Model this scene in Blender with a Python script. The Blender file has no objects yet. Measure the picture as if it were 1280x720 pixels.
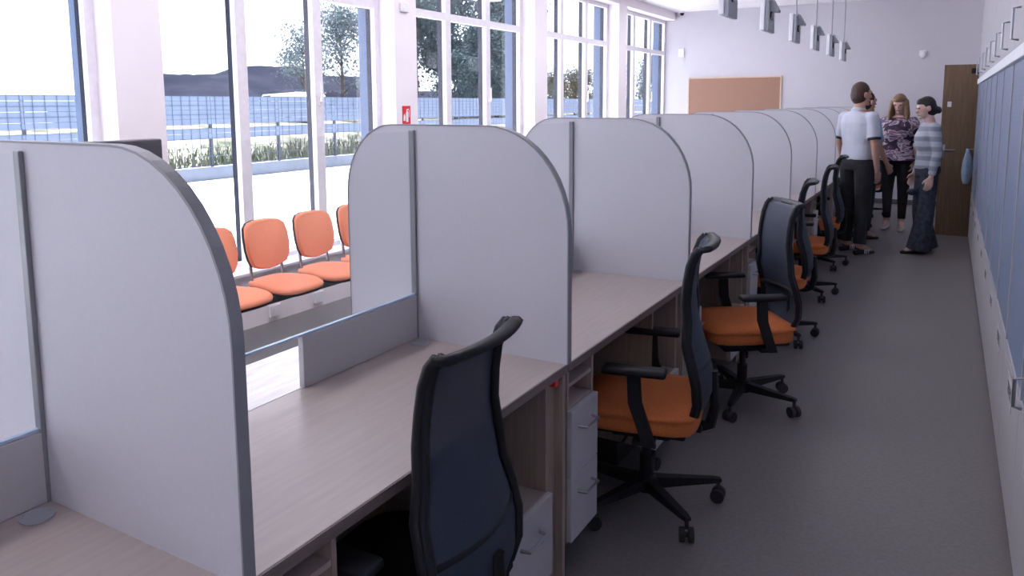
import bpy, bmesh, math, random
from mathutils import Vector, Matrix
R = math.radians
random.seed(7)
SC = bpy.context.scene
COL = SC.collection

# ------------------------------------------------------------------ camera
H_CAM, F_PX, CY = 1.55, 946.5, 244.7
YAW, PITCH, ROLL = 0.5218, 0.121, -0.0048
fw = Vector((-math.sin(YAW)*math.cos(PITCH), math.cos(YAW)*math.cos(PITCH), -math.sin(PITCH)))
rt = Vector((math.cos(YAW), math.sin(YAW), 0)); up = rt.cross(fw)
rt2 = rt*math.cos(ROLL)+up*math.sin(ROLL); up2 = -rt*math.sin(ROLL)+up*math.cos(ROLL)
cd = bpy.data.cameras.new('camera'); cam = bpy.data.objects.new('camera', cd); COL.objects.link(cam)
cd.sensor_fit = 'HORIZONTAL'; cd.sensor_width = 36; cd.lens = F_PX/1280*36
cd.shift_y = -(360-CY)/1280; cd.clip_start = .05; cd.clip_end = 400
cam.matrix_world = Matrix(((rt2.x, up2.x, -fw.x, 0), (rt2.y, up2.y, -fw.y, 0), (rt2.z, up2.z, -fw.z, H_CAM), (0, 0, 0, 1)))
SC.camera = cam

# ------------------------------------------------------------------ world, sun, exposure
w = bpy.data.worlds.new('sky'); SC.world = w; w.use_nodes = True
bg = w.node_tree.nodes['Background']
bg.inputs[0].default_value = (.82, .86, 1.0, 1); bg.inputs[1].default_value = 1.9
sd = bpy.data.lights.new('sun', 'SUN'); sd.energy = 20; sd.angle = R(.6); sd.color = (1, .97, .97)
sun = bpy.data.objects.new('sun', sd); COL.objects.link(sun)
sun.rotation_euler = Vector((.10, -.55, -1)).to_track_quat('-Z', 'Y').to_euler()
SC.view_settings.view_transform = 'Standard'; SC.view_settings.look = 'None'
SC.view_settings.gamma = 1; SC.view_settings.use_curve_mapping = False
SC.view_settings.exposure = 0.75
try:
    SC.cycles.use_denoising = True; SC.cycles.denoiser = 'OPENIMAGEDENOISE'
    SC.cycles.max_bounces = 12; SC.cycles.diffuse_bounces = 8; SC.cycles.transparent_max_bounces = 24
except Exception: pass

# ------------------------------------------------------------------ materials
MATS = {}
def mat(name, col, rough=.6, col2=None, scale=20, detail=4, stretch=(1, 1, 1), bump=0, metal=0, spec=.5, coords='Object', alpha=1, ramp=(.35, .65)):
    m = bpy.data.materials.new(name); m.use_nodes = True; nt = m.node_tree; N = nt.nodes; L = nt.links
    b = N['Principled BSDF']; b.inputs['Roughness'].default_value = rough; b.inputs['Metallic'].default_value = metal
    b.inputs['Specular IOR Level'].default_value = spec
    b.inputs['Base Color'].default_value = (*col, 1); b.inputs['Alpha'].default_value = alpha
    if col2 is None: col2 = tuple(c*.93 for c in col)
    tc = N.new('ShaderNodeTexCoord'); mp = N.new('ShaderNodeMapping'); mp.inputs['Scale'].default_value = stretch
    nz = N.new('ShaderNodeTexNoise'); nz.inputs['Scale'].default_value = scale; nz.inputs['Detail'].default_value = detail
    cr = N.new('ShaderNodeValToRGB'); cr.color_ramp.elements[0].position = ramp[0]; cr.color_ramp.elements[1].position = ramp[1]
    cr.color_ramp.elements[0].color = (*col2, 1); cr.color_ramp.elements[1].color = (*col, 1)
    L.new(tc.outputs[coords], mp.inputs[0]); L.new(mp.outputs[0], nz.inputs[0]); L.new(nz.outputs[0], cr.inputs[0]); L.new(cr.outputs[0], b.inputs['Base Color'])
    if bump:
        bp = N.new('ShaderNodeBump'); bp.inputs['Strength'].default_value = bump; bp.inputs['Distance'].default_value = .004
        L.new(nz.outputs[0], bp.inputs['Height']); L.new(bp.outputs[0], b.inputs['Normal'])
    MATS[name] = m; return m
def glass(name, tint, refl=.5, rough=0.0):
    m = bpy.data.materials.new(name); m.use_nodes = True; nt = m.node_tree; N = nt.nodes; L = nt.links
    N.remove(N['Principled BSDF']); out = N['Material Output']
    t = N.new('ShaderNodeBsdfTransparent'); t.inputs[0].default_value = (*tint, 1)
    g = N.new('ShaderNodeBsdfGlossy'); g.inputs['Roughness'].default_value = rough
    fr = N.new('ShaderNodeFresnel'); fr.inputs[0].default_value = 1.45
    mu = N.new('ShaderNodeMath'); mu.operation = 'MULTIPLY'; mu.inputs[1].default_value = refl
    mx = N.new('ShaderNodeMixShader'); L.new(fr.outputs[0], mu.inputs[0]); L.new(mu.outputs[0], mx.inputs[0]); L.new(t.outputs[0], mx.inputs[1]); L.new(g.outputs[0], mx.inputs[2]); L.new(mx.outputs[0], out.inputs[0])
    MATS[name] = m; return m

mat('wall', (.89, .84, .87), .75, (.875, .825, .855), 6, bump=.03)
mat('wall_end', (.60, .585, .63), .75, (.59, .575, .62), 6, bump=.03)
mat('wall_low', (.88, .84, .87), .6, (.86, .82, .85), 8)
mat('ceiling', (.9, .88, .9), .8)
mat('floor', (.20, .187, .188), .45, (.172, .16, .162), 60, 6, bump=.02, spec=.4)
mat('baseboard', (.12, .115, .12), .5)
mat('panel', (.55, .545, .59), .55, (.535, .53, .575), 140, 3, bump=.02)
mat('panel_edge', (.26, .26, .285), .5)
mat('upstand', (.46, .45, .47), .5, (.445, .435, .455), 120)
mat('strip', (.22, .23, .25), .4)
mat('wood', (.40, .335, .315), .33, (.365, .305, .285), 5, 6, (14, 1.0, 14), bump=.02)
mat('wood_v', (.36, .285, .24), .5, (.30, .235, .195), 5, 6, (16, 16, 1.2), bump=.03)
mat('wood_edge', (.20, .16, .15), .5, (.16, .125, .115), 8, 4, (10, 1, 10))
mat('ledge', (.80, .77, .78), .25, (.66, .62, .62), 6, 4, (8, 1, 8))
mat('white_front', (.50, .48, .51), .45, (.48, .46, .49), 30)
mat('metal', (.45, .46, .49), .3, metal=1)
mat('chrome', (.55, .55, .58), .2, metal=1)
mat('black_plastic', (.011, .012, .016), .5, (.009, .010, .013), 80, bump=.05, spec=.3)
mat('black_matte', (.012, .013, .018), .7)
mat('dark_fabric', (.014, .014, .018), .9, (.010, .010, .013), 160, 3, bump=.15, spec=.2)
mat('rubber', (.03, .03, .033), .8)
mat('mesh', (.04, .052, .085), .55, (.026, .036, .062), 350, 2, alpha=.84, bump=.15)
mat('orange', (.62, .17, .045), .8, (.52, .135, .035), 160, 3, bump=.15)
mat('orange_bench', (.86, .30, .17), .75, (.8, .26, .14), 160, 3, bump=.1)
mat('frame_white', (.85, .82, .86), .35)
mat('frame_dark', (.016, .019, .034), .7, spec=.12)
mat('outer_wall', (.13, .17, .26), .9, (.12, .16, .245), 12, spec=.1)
glass('window_glass', (.965, .98, 1.0), .15)
glass('screen_glass', (.975, .985, .985), .10)
mat('glass_edge', (.45, .56, .70), .2, (.4, .5, .66), 10)
mat('locker', (.42, .41, .44), .45, (.405, .395, .425), 20)
mat('shutter', (.18, .225, .33), .45, (.17, .215, .315), 12)
mat('cork', (.39, .225, .16), .85, (.33, .185, .13), 160, 5, bump=.1)
mat('cork_frame', (.7, .55, .42), .5, (.6, .46, .34), 8, 4, (6, 1, 6))
mat('door_wood', (.20, .125, .068), .5, (.145, .088, .048), 4, 6, (14, 14, .8), bump=.03)
mat('red', (.72, .03, .04), .4); mat('white_sign', (.85, .85, .85), .4)
mat('device', (.85, .86, .90), .4); mat('device_dark', (.34, .355, .40), .45); mat('lens', (.01, .01, .012), .15)
mat('ink', (.03, .03, .05), .6); mat('paper', (.8, .8, .82), .7)
mat('screen_grey', (.13, .13, .145), .5)
mat('skin', (.50, .29, .21), .55, (.46, .26, .19), 30); mat('skin_pale', (.62, .42, .36), .55, (.58, .38, .32), 30)
mat('hair_brown', (.06, .022, .014), .6, (.035, .013, .009), 60, 3, (6, 6, 1)); mat('hair_black', (.008, .007, .008), .5, (.014, .012, .012), 60)
mat('hair_blond', (.30, .18, .10), .55, (.13, .07, .04), 40, 3, (8, 8, 1))
mat('shirt_white', (.52, .54, .62), .8, (.48, .50, .59), 9, bump=.25); mat('shirt_blue', (.24, .34, .46), .8, (.21, .30, .42), 9, bump=.25)
mat('trousers_black', (.012, .012, .016), .85, (.02, .02, .025), 10, bump=.3); mat('jeans_dark', (.022, .028, .05), .85, (.05, .06, .09), 26, 4, bump=.3)
mat('trousers_navy', (.02, .024, .04), .85); mat('shoe_black', (.015, .015, .016), .5); mat('shoe_white', (.6, .58, .58), .6, (.5, .46, .44), 40)
mat('belt', (.02, .016, .014), .4); mat('eye', (.01, .008, .008), .3); mat('lips', (.35, .11, .10), .5); mat('bag_navy', (.02, .025, .07), .6)
mat('cloth_blue', (.38, .50, .66), .8, (.3, .4, .58), 14, bump=.3)
mat('paving', (.56, .56, .58), .8, (.50, .50, .52), 1.2, 5, bump=.03); mat('road', (.48, .48, .51), .85, (.42, .42, .45), 2)
mat('grass', (.10, .125, .075), .9, (.20, .20, .15), 1.6, 6, spec=.1); mat('soil', (.20, .19, .165), .95, (.055, .06, .045), .9, 7, bump=.6, spec=0)
mat('concrete', (.16, .18, .22), .85, (.14, .16, .2), 5); mat('fence_strip', (.15, .185, .255), .8, (.135, .17, .235), 3, spec=.1); mat('fence_wire', (.06, .08, .12), .6)
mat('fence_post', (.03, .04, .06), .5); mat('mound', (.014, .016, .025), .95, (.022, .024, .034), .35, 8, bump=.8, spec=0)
mat('bark', (.10, .08, .065), .9, (.06, .05, .04), 8); mat('leaf', (.075, .11, .112), .9, (.042, .07, .078), .8, 3, spec=.1); mat('leaf_pale', (.17, .21, .22), .9, (.11, .145, .16), .8, 3, spec=.1)
mat('leaf_dry', (.085, .088, .06), .9, (.05, .058, .042), 1, 3, spec=.1); mat('van_white', (.8, .8, .82), .3); mat('van_glass', (.03, .04, .06), .1)

def emit(name, col, st):
    m = bpy.data.materials.new(name); m.use_nodes = True; b = m.node_tree.nodes['Principled BSDF']
    b.inputs['Emission Color'].default_value = (*col, 1); b.inputs['Emission Strength'].default_value = st; MATS[name] = m
emit('led', (.96, .92, 1.0), 9.0)  # glow of the added ceiling panels
def blouse_mat():
    m = bpy.data.materials.new('blouse'); m.use_nodes = True; nt = m.node_tree; N = nt.nodes; L = nt.links
    b = N['Principled BSDF']; b.inputs['Roughness'].default_value = .8
    tc = N.new('ShaderNodeTexCoord'); mp = N.new('ShaderNodeMapping'); mp.inputs['Rotation'].default_value = (.4, .7, .3); mp.inputs['Scale'].default_value = (7, 7, 13)
    nz = N.new('ShaderNodeTexNoise'); nz.inputs['Scale'].default_value = 1.0; nz.inputs['Detail'].default_value = 2; nz.inputs['Distortion'].default_value = .8
    cr = N.new('ShaderNodeValToRGB'); cr.color_ramp.interpolation = 'CONSTANT'
    e = cr.color_ramp.elements; e[0].position = 0; e[0].color = (.025, .022, .05, 1); e[1].position = .42; e[1].color = (.10, .035, .08, 1)
    for p, c in ((.48, (.50, .40, .47, 1)), (.55, (.12, .14, .24, 1)), (.59, (.30, .12, .17, 1)), (.64, (.58, .54, .58, 1)), (.72, (.03, .025, .05, 1))):
        x = e.new(p); x.color = c
    L.new(tc.outputs['Object'], mp.inputs[0]); L.new(mp.outputs[0], nz.inputs[0]); L.new(nz.outputs[0], cr.inputs[0]); L.new(cr.outputs[0], b.inputs['Base Color']); MATS['blouse'] = m
blouse_mat()
def stripe_mat():
    m = bpy.data.materials.new('striped_knit'); m.use_nodes = True; nt = m.node_tree; N = nt.nodes; L = nt.links
    b = N['Principled BSDF']; b.inputs['Roughness'].default_value = .85
    tc = N.new('ShaderNodeTexCoord'); wv = N.new('ShaderNodeTexWave'); wv.bands_direction = 'Z'; wv.inputs['Scale'].default_value = 3.2; wv.inputs['Distortion'].default_value = 1.2; wv.inputs['Detail'].default_value = 2
    cr = N.new('ShaderNodeValToRGB'); cr.color_ramp.elements[0].position = .3; cr.color_ramp.elements[1].position = .6; cr.color_ramp.elements[0].color = (.25, .275, .33, 1); cr.color_ramp.elements[1].color = (.44, .46, .52, 1)
    L.new(tc.outputs['Object'], wv.inputs[0]); L.new(wv.outputs[0], cr.inputs[0]); L.new(cr.outputs[0], b.inputs['Base Color']); MATS['striped_knit'] = m
stripe_mat()
def shutter_mat():
    m = MATS['shutter']; nt = m.node_tree; N = nt.nodes; L = nt.links; b = N['Principled BSDF']
    tc = N.new('ShaderNodeTexCoord'); wv = N.new('ShaderNodeTexWave'); wv.bands_direction = 'Z'; wv.inputs['Scale'].default_value = 16
    bp = N.new('ShaderNodeBump'); bp.inputs['Strength'].default_value = .12; bp.inputs['Distance'].default_value = .004
    L.new(tc.outputs['Object'], wv.inputs[0]); L.new(wv.outputs[0], bp.inputs['Height']); L.new(bp.outputs[0], b.inputs['Normal'])
shutter_mat()

# ------------------------------------------------------------------ mesh helpers
class MB:
    def __init__(s): s.v = []; s.f = []
    def add(s, vs, fs):
        o = len(s.v); s.v += [tuple(p) for p in vs]; s.f += [tuple(i+o for i in f) for f in fs]; return s
    def box(s, x0, x1, y0, y1, z0, z1, b=0):
        if x0 > x1: x0, x1 = x1, x0
        if y0 > y1: y0, y1 = y1, y0
        if z0 > z1: z0, z1 = z1, z0
        b = min(b, (x1-x0)*.49, (y1-y0)*.49, (z1-z0)*.49)
        if b <= 0:
            v = [(x, y, z) for x in (x0, x1) for y in (y0, y1) for z in (z0, z1)]
            return s.add(v, [(0, 1, 3, 2), (4, 6, 7, 5), (0, 4, 5, 1), (2, 3, 7, 6), (0, 2, 6, 4), (1, 5, 7, 3)])
        bm = bmesh.new(); bmesh.ops.create_cube(bm, size=1)
        for q in bm.verts: q.co = Vector(((x0+x1)/2+q.co.x*(x1-x0), (y0+y1)/2+q.co.y*(y1-y0), (z0+z1)/2+q.co.z*(z1-z0)))
        bmesh.ops.bevel(bm, geom=bm.edges[:], offset=b, segments=2, profile=.5, affect='EDGES')
        return s.bm(bm)
    def bm(s, bm):
        bm.verts.index_update(); vs = [q.co[:] for q in bm.verts]; fs = [[q.index for q in f.verts] for f in bm.faces]; bm.free(); return s.add(vs, fs)
    def tube(s, pts, r, n=10, caps=True):
        pts = [Vector(p) for p in pts]; rr = r if isinstance(r, (list, tuple)) else [r]*len(pts)
        vs = []; fs = []; prev = None
        for i, p in enumerate(pts):
            t = (pts[min(i+1, len(pts)-1)]-pts[max(i-1, 0)]).normalized()
            if prev is None: a = t.orthogonal().normalized()
            else: a = (prev-t*prev.dot(t)).normalized()
            prev = a; b = t.cross(a)
            vs += [p+(a*math.cos(2*math.pi*k/n)+b*math.sin(2*math.pi*k/n))*rr[i] for k in range(n)]
        for i in range(len(pts)-1):
            for k in range(n): fs.append((i*n+k, i*n+(k+1) % n, (i+1)*n+(k+1) % n, (i+1)*n+k))
        if caps: fs.append(tuple(range(n-1, -1, -1))); fs.append(tuple((len(pts)-1)*n+k for k in range(n)))
        return s.add(vs, fs)
    def cyl(s, p, q, r, n=16): return s.tube([p, q], r, n)
    def prism(s, poly, d0, d1, plane='xz'):
        # poly in plane coords, extruded along the remaining axis from d0 to d1
        n = len(poly)
        def P(a, b, d): return (a, d, b) if plane == 'xz' else ((a, b, d) if plane == 'xy' else (d, a, b))
        vs = [P(a, b, d0) for a, b in poly]+[P(a, b, d1) for a, b in poly]
        return s.add(vs, [tuple(range(n)), tuple(range(2*n-1, n-1, -1))]+[(i, (i+1) % n, n+(i+1) % n, n+i) for i in range(n)])
    def lathe(s, prof, c=(0, 0, 0), n=20):
        vs = []; fs = []
        for r, z in prof: vs += [(c[0]+r*math.cos(2*math.pi*k/n), c[1]+r*math.sin(2*math.pi*k/n), c[2]+z) for k in range(n)]
        for i in range(len(prof)-1):
            for k in range(n): fs.append((i*n+k, i*n+(k+1) % n, (i+1)*n+(k+1) % n, (i+1)*n+k))
        fs.append(tuple(range(n-1, -1, -1))); fs.append(tuple((len(prof)-1)*n+k for k in range(n)))
        return s.add(vs, fs)
    def ball(s, c, r, n=12, m=8):
        if not isinstance(r, (tuple, list)): r = (r, r, r)
        vs = [(c[0], c[1], c[2]-r[2])]; fs = []
        for i in range(1, m):
            a = -math.pi/2+math.pi*i/m
            vs += [(c[0]+r[0]*math.cos(a)*math.cos(2*math.pi*k/n), c[1]+r[1]*math.cos(a)*math.sin(2*math.pi*k/n), c[2]+r[2]*math.sin(a)) for k in range(n)]
        vs.append((c[0], c[1], c[2]+r[2]))
        for k in range(n):
            fs.append((0, 1+(k+1) % n, 1+k)); fs.append((len(vs)-1, 1+(m-2)*n+k, 1+(m-2)*n+(k+1) % n))
            for i in range(m-2): fs.append((1+i*n+k, 1+i*n+(k+1) % n, 1+(i+1)*n+(k+1) % n, 1+(i+1)*n+k))
        return s.add(vs, fs)
    def capsule(s, p, q, r1, r2, n=12):
        s.ball(p, r1, n, 8); s.ball(q, r2, n, 8); p = Vector(p); q = Vector(q)
        return s.tube([p, q], [r1, r2], n)
    def build(s, name, m, parent=None, smooth=False):
        me = bpy.data.meshes.new(name); me.from_pydata(s.v, [], s.f); me.update()
        bm = bmesh.new(); bm.from_mesh(me); bmesh.ops.recalc_face_normals(bm, faces=bm.faces); bm.to_mesh(me); bm.free()
        me.materials.append(MATS[m])
        o = bpy.data.objects.new(name, me); COL.objects.link(o)
        if parent: o.parent = parent
        if smooth:
            for p in me.polygons: p.use_smooth = True
            if smooth == 'auto': me.set_sharp_from_angle(angle=R(40))
        return o
def tag(o, label=None, cat=None, group=None, kind=None):
    if label: o['label'] = label
    if cat: o['category'] = cat
    if group: o['group'] = group
    if kind: o['kind'] = kind
    return o
def empty(name, loc=(0, 0, 0), rz=0):
    o = bpy.data.objects.new(name, None); COL.objects.link(o); o.location = loc; o.rotation_euler = (0, 0, rz); o.empty_display_size = .1; return o
def copy_tree(o, parent=None):
    c = o.copy(); COL.objects.link(c); c.parent = parent
    for ch in o.children: copy_tree(ch, c)
    return c
def B(*a, **k): return MB().box(*a, **k)
ORD = ['first', 'second', 'third', 'fourth', 'fifth', 'sixth', 'seventh', 'eighth', 'ninth', 'tenth', 'eleventh', 'twelfth', 'thirteenth', 'fourteenth', 'fifteenth', 'sixteenth']

# ------------------------------------------------------------------ room
XW, XG, XO = -4.15, -4.36, -4.52
YB, YN, XR, ZC = 12.85, -4.6, .80, 3.08
PP, P0, PWID = 2.545, 2.67, .31
SILL, WTOP = .38, 2.95
tag(B(XO, 2.3, YN, YB+.2, -.12, 0).build('floor', 'floor'), 'grey linoleum floor', 'floor', kind='structure')
tag(B(XO, 2.3, YN, YB+.2, ZC, ZC+.15).build('ceiling', 'ceiling'), 'white ceiling of the hall', 'ceiling', kind='structure')
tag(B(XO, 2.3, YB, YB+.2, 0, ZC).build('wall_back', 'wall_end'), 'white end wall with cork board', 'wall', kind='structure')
tag(B(XO, 2.3, YN-.2, YN, 0, ZC).build('wall_front', 'wall'), 'white wall behind the viewer', 'wall', kind='structure')
DY0, DY1, DH = 10.07, 10.97, 2.0
m = MB(); m.box(XR, XR+.15, YN, DY0, 0, ZC); m.box(XR, XR+.15, DY1, YB, 0, ZC); m.box(XR, XR+.15, DY0, DY1, DH, ZC)
tag(m.build('wall_right', 'wall'), 'white side wall behind the lockers', 'wall', kind='structure')
tag(B(2.2, 2.3, YN, YB, 0, ZC).build('wall_corridor', 'wall'), 'white corridor wall beyond the doorway', 'wall', kind='structure')
m = MB(); m.box(XO, XW, YN, YB, 0, SILL); m.box(XO, XW, YN, YB, WTOP, ZC)
pil = [(P0+PP*k, P0+PP*k+PWID) for k in range(-3, 4)]
for a, b in pil: m.box(XO, XW, a, b, SILL, WTOP)
tag(m.build('wall_left', 'wall'), 'white window wall with square pillars', 'wall', kind='structure')
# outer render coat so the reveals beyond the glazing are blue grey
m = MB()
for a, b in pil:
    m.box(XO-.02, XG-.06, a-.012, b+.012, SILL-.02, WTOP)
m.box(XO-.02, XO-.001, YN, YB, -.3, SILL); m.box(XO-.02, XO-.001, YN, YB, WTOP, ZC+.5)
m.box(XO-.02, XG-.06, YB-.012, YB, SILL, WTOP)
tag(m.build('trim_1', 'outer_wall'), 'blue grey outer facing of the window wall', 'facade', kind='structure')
tag(B(-4.12, XR, YB-.012, YB, 0, .075).build('baseboard_back', 'baseboard'), 'dark baseboard along the end wall', 'baseboard', kind='structure')
tag(B(XR-.012, XR, DY1+.06, YB-.02, 0, .075).build('baseboard_right', 'baseboard'), 'dark baseboard past the doorway', 'baseboard', kind='structure')
m = MB(); m.box(XR-.015, XR+.165, DY0-.05, DY0, 0, DH+.05); m.box(XR-.015, XR+.165, DY1, DY1+.05, 0, DH+.05); m.box(XR-.015, XR+.165, DY0, DY1, DH, DH+.05)
tag(m.build('trim_2', 'door_wood'), 'brown frame of the open doorway', 'door frame', kind='structure')
# shallow raised ceiling field edges
m = MB()
for y in [YN+1.2*i for i in range(1, 15)]:
    m.box(XW+.6, XR-.1, y-.012, y+.012, ZC-.006, ZC)
tag(m.build('trim_3', 'wall_low'), 'thin white ceiling joint strips', 'ceiling strip', kind='structure')

# windows
def window(n, y0, y1):
    t = empty('window_%d' % n, (XG, y0, SILL)); tag(t, 'tall white framed window, number %d along the pillars' % n, 'window', kind='structure')
    t['label'] = 'tall three-bay white window with a transom, %s from the cork board wall' % ORD[5-n] if n < 6 else 'tall white window behind the viewer'
    W = y1-y0; Hh = WTOP-SILL; fwid = .055; tr = (2.36-SILL, 2.43-SILL)
    def frame(x0, x1, e, mt, nm, ms):
        f = MB()
        f.box(x0, x1, 0, fwid+e, 0, Hh); f.box(x0, x1, W-fwid-e, W, 0, Hh); f.box(x0, x1, fwid+e, W-fwid-e, 0, fwid+e); f.box(x0, x1, fwid+e, W-fwid-e, Hh-fwid-e, Hh)
        f.build(nm, mt, t)
        for i in (1, 2):
            c = W*i/3
            B(x0, x1, c-.045-e, c+.045+e, fwid+e, Hh-fwid-e).build(ms, mt, t)
        ed = [fwid+e, W/3-.045-e, W/3+.045+e, 2*W/3-.045-e, 2*W/3+.045+e, W-fwid-e]
        for i in range(3): B(x0, x1, ed[2*i], ed[2*i+1], tr[0]-e, tr[1]+e).build('transom', mt, t)
    frame(-.005, .04, 0, 'frame_white', 'frame', 'mullion')
    frame(-.062, -.012, -.008, 'frame_dark', 'outer_frame', 'outer_mullion')
    cs = [fwid, W/3-.045, W/3+.045, 2*W/3-.045, 2*W/3+.045, W-fwid]
    for i in range(3):
        for z0, z1 in ((fwid, tr[0]), (tr[1], Hh-fwid)):
            B(-.0115, -.0055, cs[2*i]-.006, cs[2*i+1]+.006, z0-.006, z1+.006).build('pane', 'window_glass', t)
    h = MB(); hy = 2*W/3; h.box(.04, .052, hy-.014, hy+.014, 1.16, 1.24, .004); h.box(.05, .075, hy-.01, hy+.01, 1.19, 1.215, .004); h.box(.065, .08, hy-.01, hy+.01, 1.21, 1.34, .004)
    h.build('handle', 'frame_white', t)
    B(.03, XW-XG+.03, -.0, W, -.001, .022, .004).build('sill', 'frame_white', t)
    return t
m = B(XO, XW, YN, pil[0][0], SILL, WTOP); tag(m.build('wall_left_end', 'wall'), 'blind white end of the window wall', 'wall', kind='structure')
ed = [v for p in pil for v in p][1:]+[YB]
bays = [(ed[2*i], ed[2*i+1]) for i in range(len(ed)//2)]
bays = [b for b in bays if b[1]-b[0] > 1.2]
vis = bays[-5:]; rest = bays[:-5]
for i, (a, b) in enumerate(vis): window(i+1, a, b)
for i, (a, b) in enumerate(rest): window(6+i, a, b)
for a, b in bays:      # daylight portals inside the window openings
    pl = bpy.data.lights.new('window_portal', 'AREA'); pl.shape = 'RECTANGLE'; pl.size = WTOP-SILL; pl.size_y = b-a; pl.cycles.is_portal = True
    po = bpy.data.objects.new('window_portal', pl); COL.objects.link(po); po.location = (XO-.05, (a+b)/2, (SILL+WTOP)/2)
    po.rotation_euler = (0, R(-90), 0)

# ------------------------------------------------------------------ counter of workstations
S, Y0 = 1.257, .817
XF, XJ, XL = -.995, -1.5736, -1.868
ZD = .74
def py(k): return Y0+k*S
NP = 10
def nth(k): return ORD[NP-1-k]
def arc(cx, cz, a, b, t0, t1, n=10): return [(cx+a*math.cos(R(t0+(t1-t0)*i/n)), cz+b*math.sin(R(t0+(t1-t0)*i/n))) for i in range(n+1)]
def outline(g=0):
    x1 = -.987-g; x0 = -1.872+g; zt = 1.482-g
    return [(x0, ZD), (x1, ZD)]+arc(x1-.295, zt-.325, .295, .325, 0, 90, 12)+arc(x0+.205, zt-.25, .205, .25, 90, 180, 10)
proto = None
for k in range(NP):
    if proto is None:
        t = empty('partition_panel', (0, 0, 0))
        MB().prism(outline(.004), -.011, .011).build('board', 'panel', t)
        po = outline(0); pi = outline(.004); e = MB(); n = len(po)
        vs = [(x, d, z) for d in (-.0125, .0125) for x, z in po]+[(x, d, z) for d in (-.0125, .0125) for x, z in pi]
        fs = []
        for i in range(1, n-1+1):
            j = (i+1) % n
            fs += [(i, j, n+j, n+i), (2*n+i, 3*n+i, 3*n+j, 2*n+j), (i, 2*n+i, 2*n+j, j), (n+i, n+j, 3*n+j, 3*n+i)]
        e.add(vs, fs); e.build('edge_band', 'panel_edge', t)
        for s in (-1, 1): B(XJ-.011, XJ+.011, s*.011, s*.021, ZD, 1.463, .002).build('glazing_strip', 'strip', t)
        proto = t
    else: t = copy_tree(proto)
    t.location = (0, py(k), 0)
    tag(t, 'grey round-cornered partition panel, %s from the cork board wall' % nth(k), 'partition', 'grey partition panels between the desks')

def handle(name, x, y0, y1, z, parent, d=.028, vertical=None):
    h = MB()
    if vertical is None: h.tube([(x, y0, z), (x+d, y0+.006, z), (x+d, y1-.006, z), (x, y1, z)], .005, 8)
    else: h.tube([(x, y0, vertical[0]), (x+d, y0, vertical[0]+.004), (x+d, y0, vertical[1]-.004), (x, y0, vertical[1])], .006, 8)
    return h.build(name, 'metal', parent, 'auto')

def desk():
    t = empty('counter_desk')     # local y 0 .. S
    top = B(XJ+.0, XF, .002, S-.002, ZD-.028, ZD, .002).build('desktop', 'wood', t)
    B(XF, XF+.003, .002, S-.002, ZD-.028, ZD-.002).build('edge_strip', 'wood_edge', t)
    B(XL, XJ-.002, .002, S-.002, ZD-.028, ZD, .002).build('customer_ledge', 'ledge', t)
    B(-1.62, -1.60, .02, S-.02, .02, ZD-.028).build('modesty_panel', 'wood_v', t)
    B(-1.60, -1.0, S-.022, S-.002, 0, ZD-.028, .001).build('leg_panel', 'wood_v', t)
    B(-1.045, -1.03, S-.10, S-.022, 0, ZD-.028).build('filler_panel', 'wood_v', t)
    g = MB().lathe([(.032, 0), (.032, .003), (.026, .004), (.025, .002)], (-1.527, S-.06, ZD), 20).build('cable_grommet', 'device_dark', t, 'auto')
    return t
d0 = desk()
for k in range(NP):
    t = d0 if k == 0 else copy_tree(d0)
    t.location = (0, py(k-1), 0)
    tag(t, 'pale wood counter desk, %s from the cork board wall' % nth(k), 'desk', 'counter desks in the row')

def ped_drawers():
    t = empty('drawer_pedestal')    # local y 0..0.2
    b = MB(); b.box(-1.55, XF-.012, 0, .014, .12, .711); b.box(-1.55, XF-.012, .19, .204, .12, .711); b.box(-1.55, -1.536, .014, .19, .12, .711)
    b.box(-1.536, XF-.012, .014, .19, .12, .14); b.build('carcass', 'wood_v', t)
    B(-1.5, XF-.16, .01, .195, .0, .12).build('plinth', 'black_matte', t)  # black block takes the place of the shaded open gap underneath
    B(-1.536, XF-.014, .014, .19, .645, .658).build('shelf', 'wood', t)
    B(-1.536, XF-.014, .014, .19, .567, .58).build('shelf', 'wood', t)
    for z0, z1 in ((.352, .572), (.128, .348)):
        f = B(XF-.012, XF+.006, -.002, .206, z0, z1, .002).build('drawer', 'white_front', t)
        handle('handle', XF+.006, .05, .155, z1-.065, f)
    return t
def ped_niche():
    t = empty('niche_pedestal')     # local y 0..0.325
    b = MB(); b.box(-1.55, XF-.012, 0, .014, .115, .711); b.box(-1.55, XF-.012, .31, .325, .115, .711); b.box(-1.55, -1.536, .014, .31, .115, .711)
    b.box(-1.536, XF-.012, .014, .31, .115, .13); b.build('carcass', 'wood_v', t)
    B(-1.5, XF-.16, .01, .315, .0, .115).build('plinth', 'black_matte', t)  # shade of the open gap below the drawer, built as a black block
    B(-1.536, XF-.012, .014, .31, .352, .368).build('shelf', 'wood', t)
    f = B(XF-.012, XF+.006, .018, .323, .104, .366, .002).build('drawer', 'white_front', t)
    handle('handle', XF+.006, .12, .235, .285, f)
    return t
p1 = ped_drawers(); p2 = ped_niche()
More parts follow.
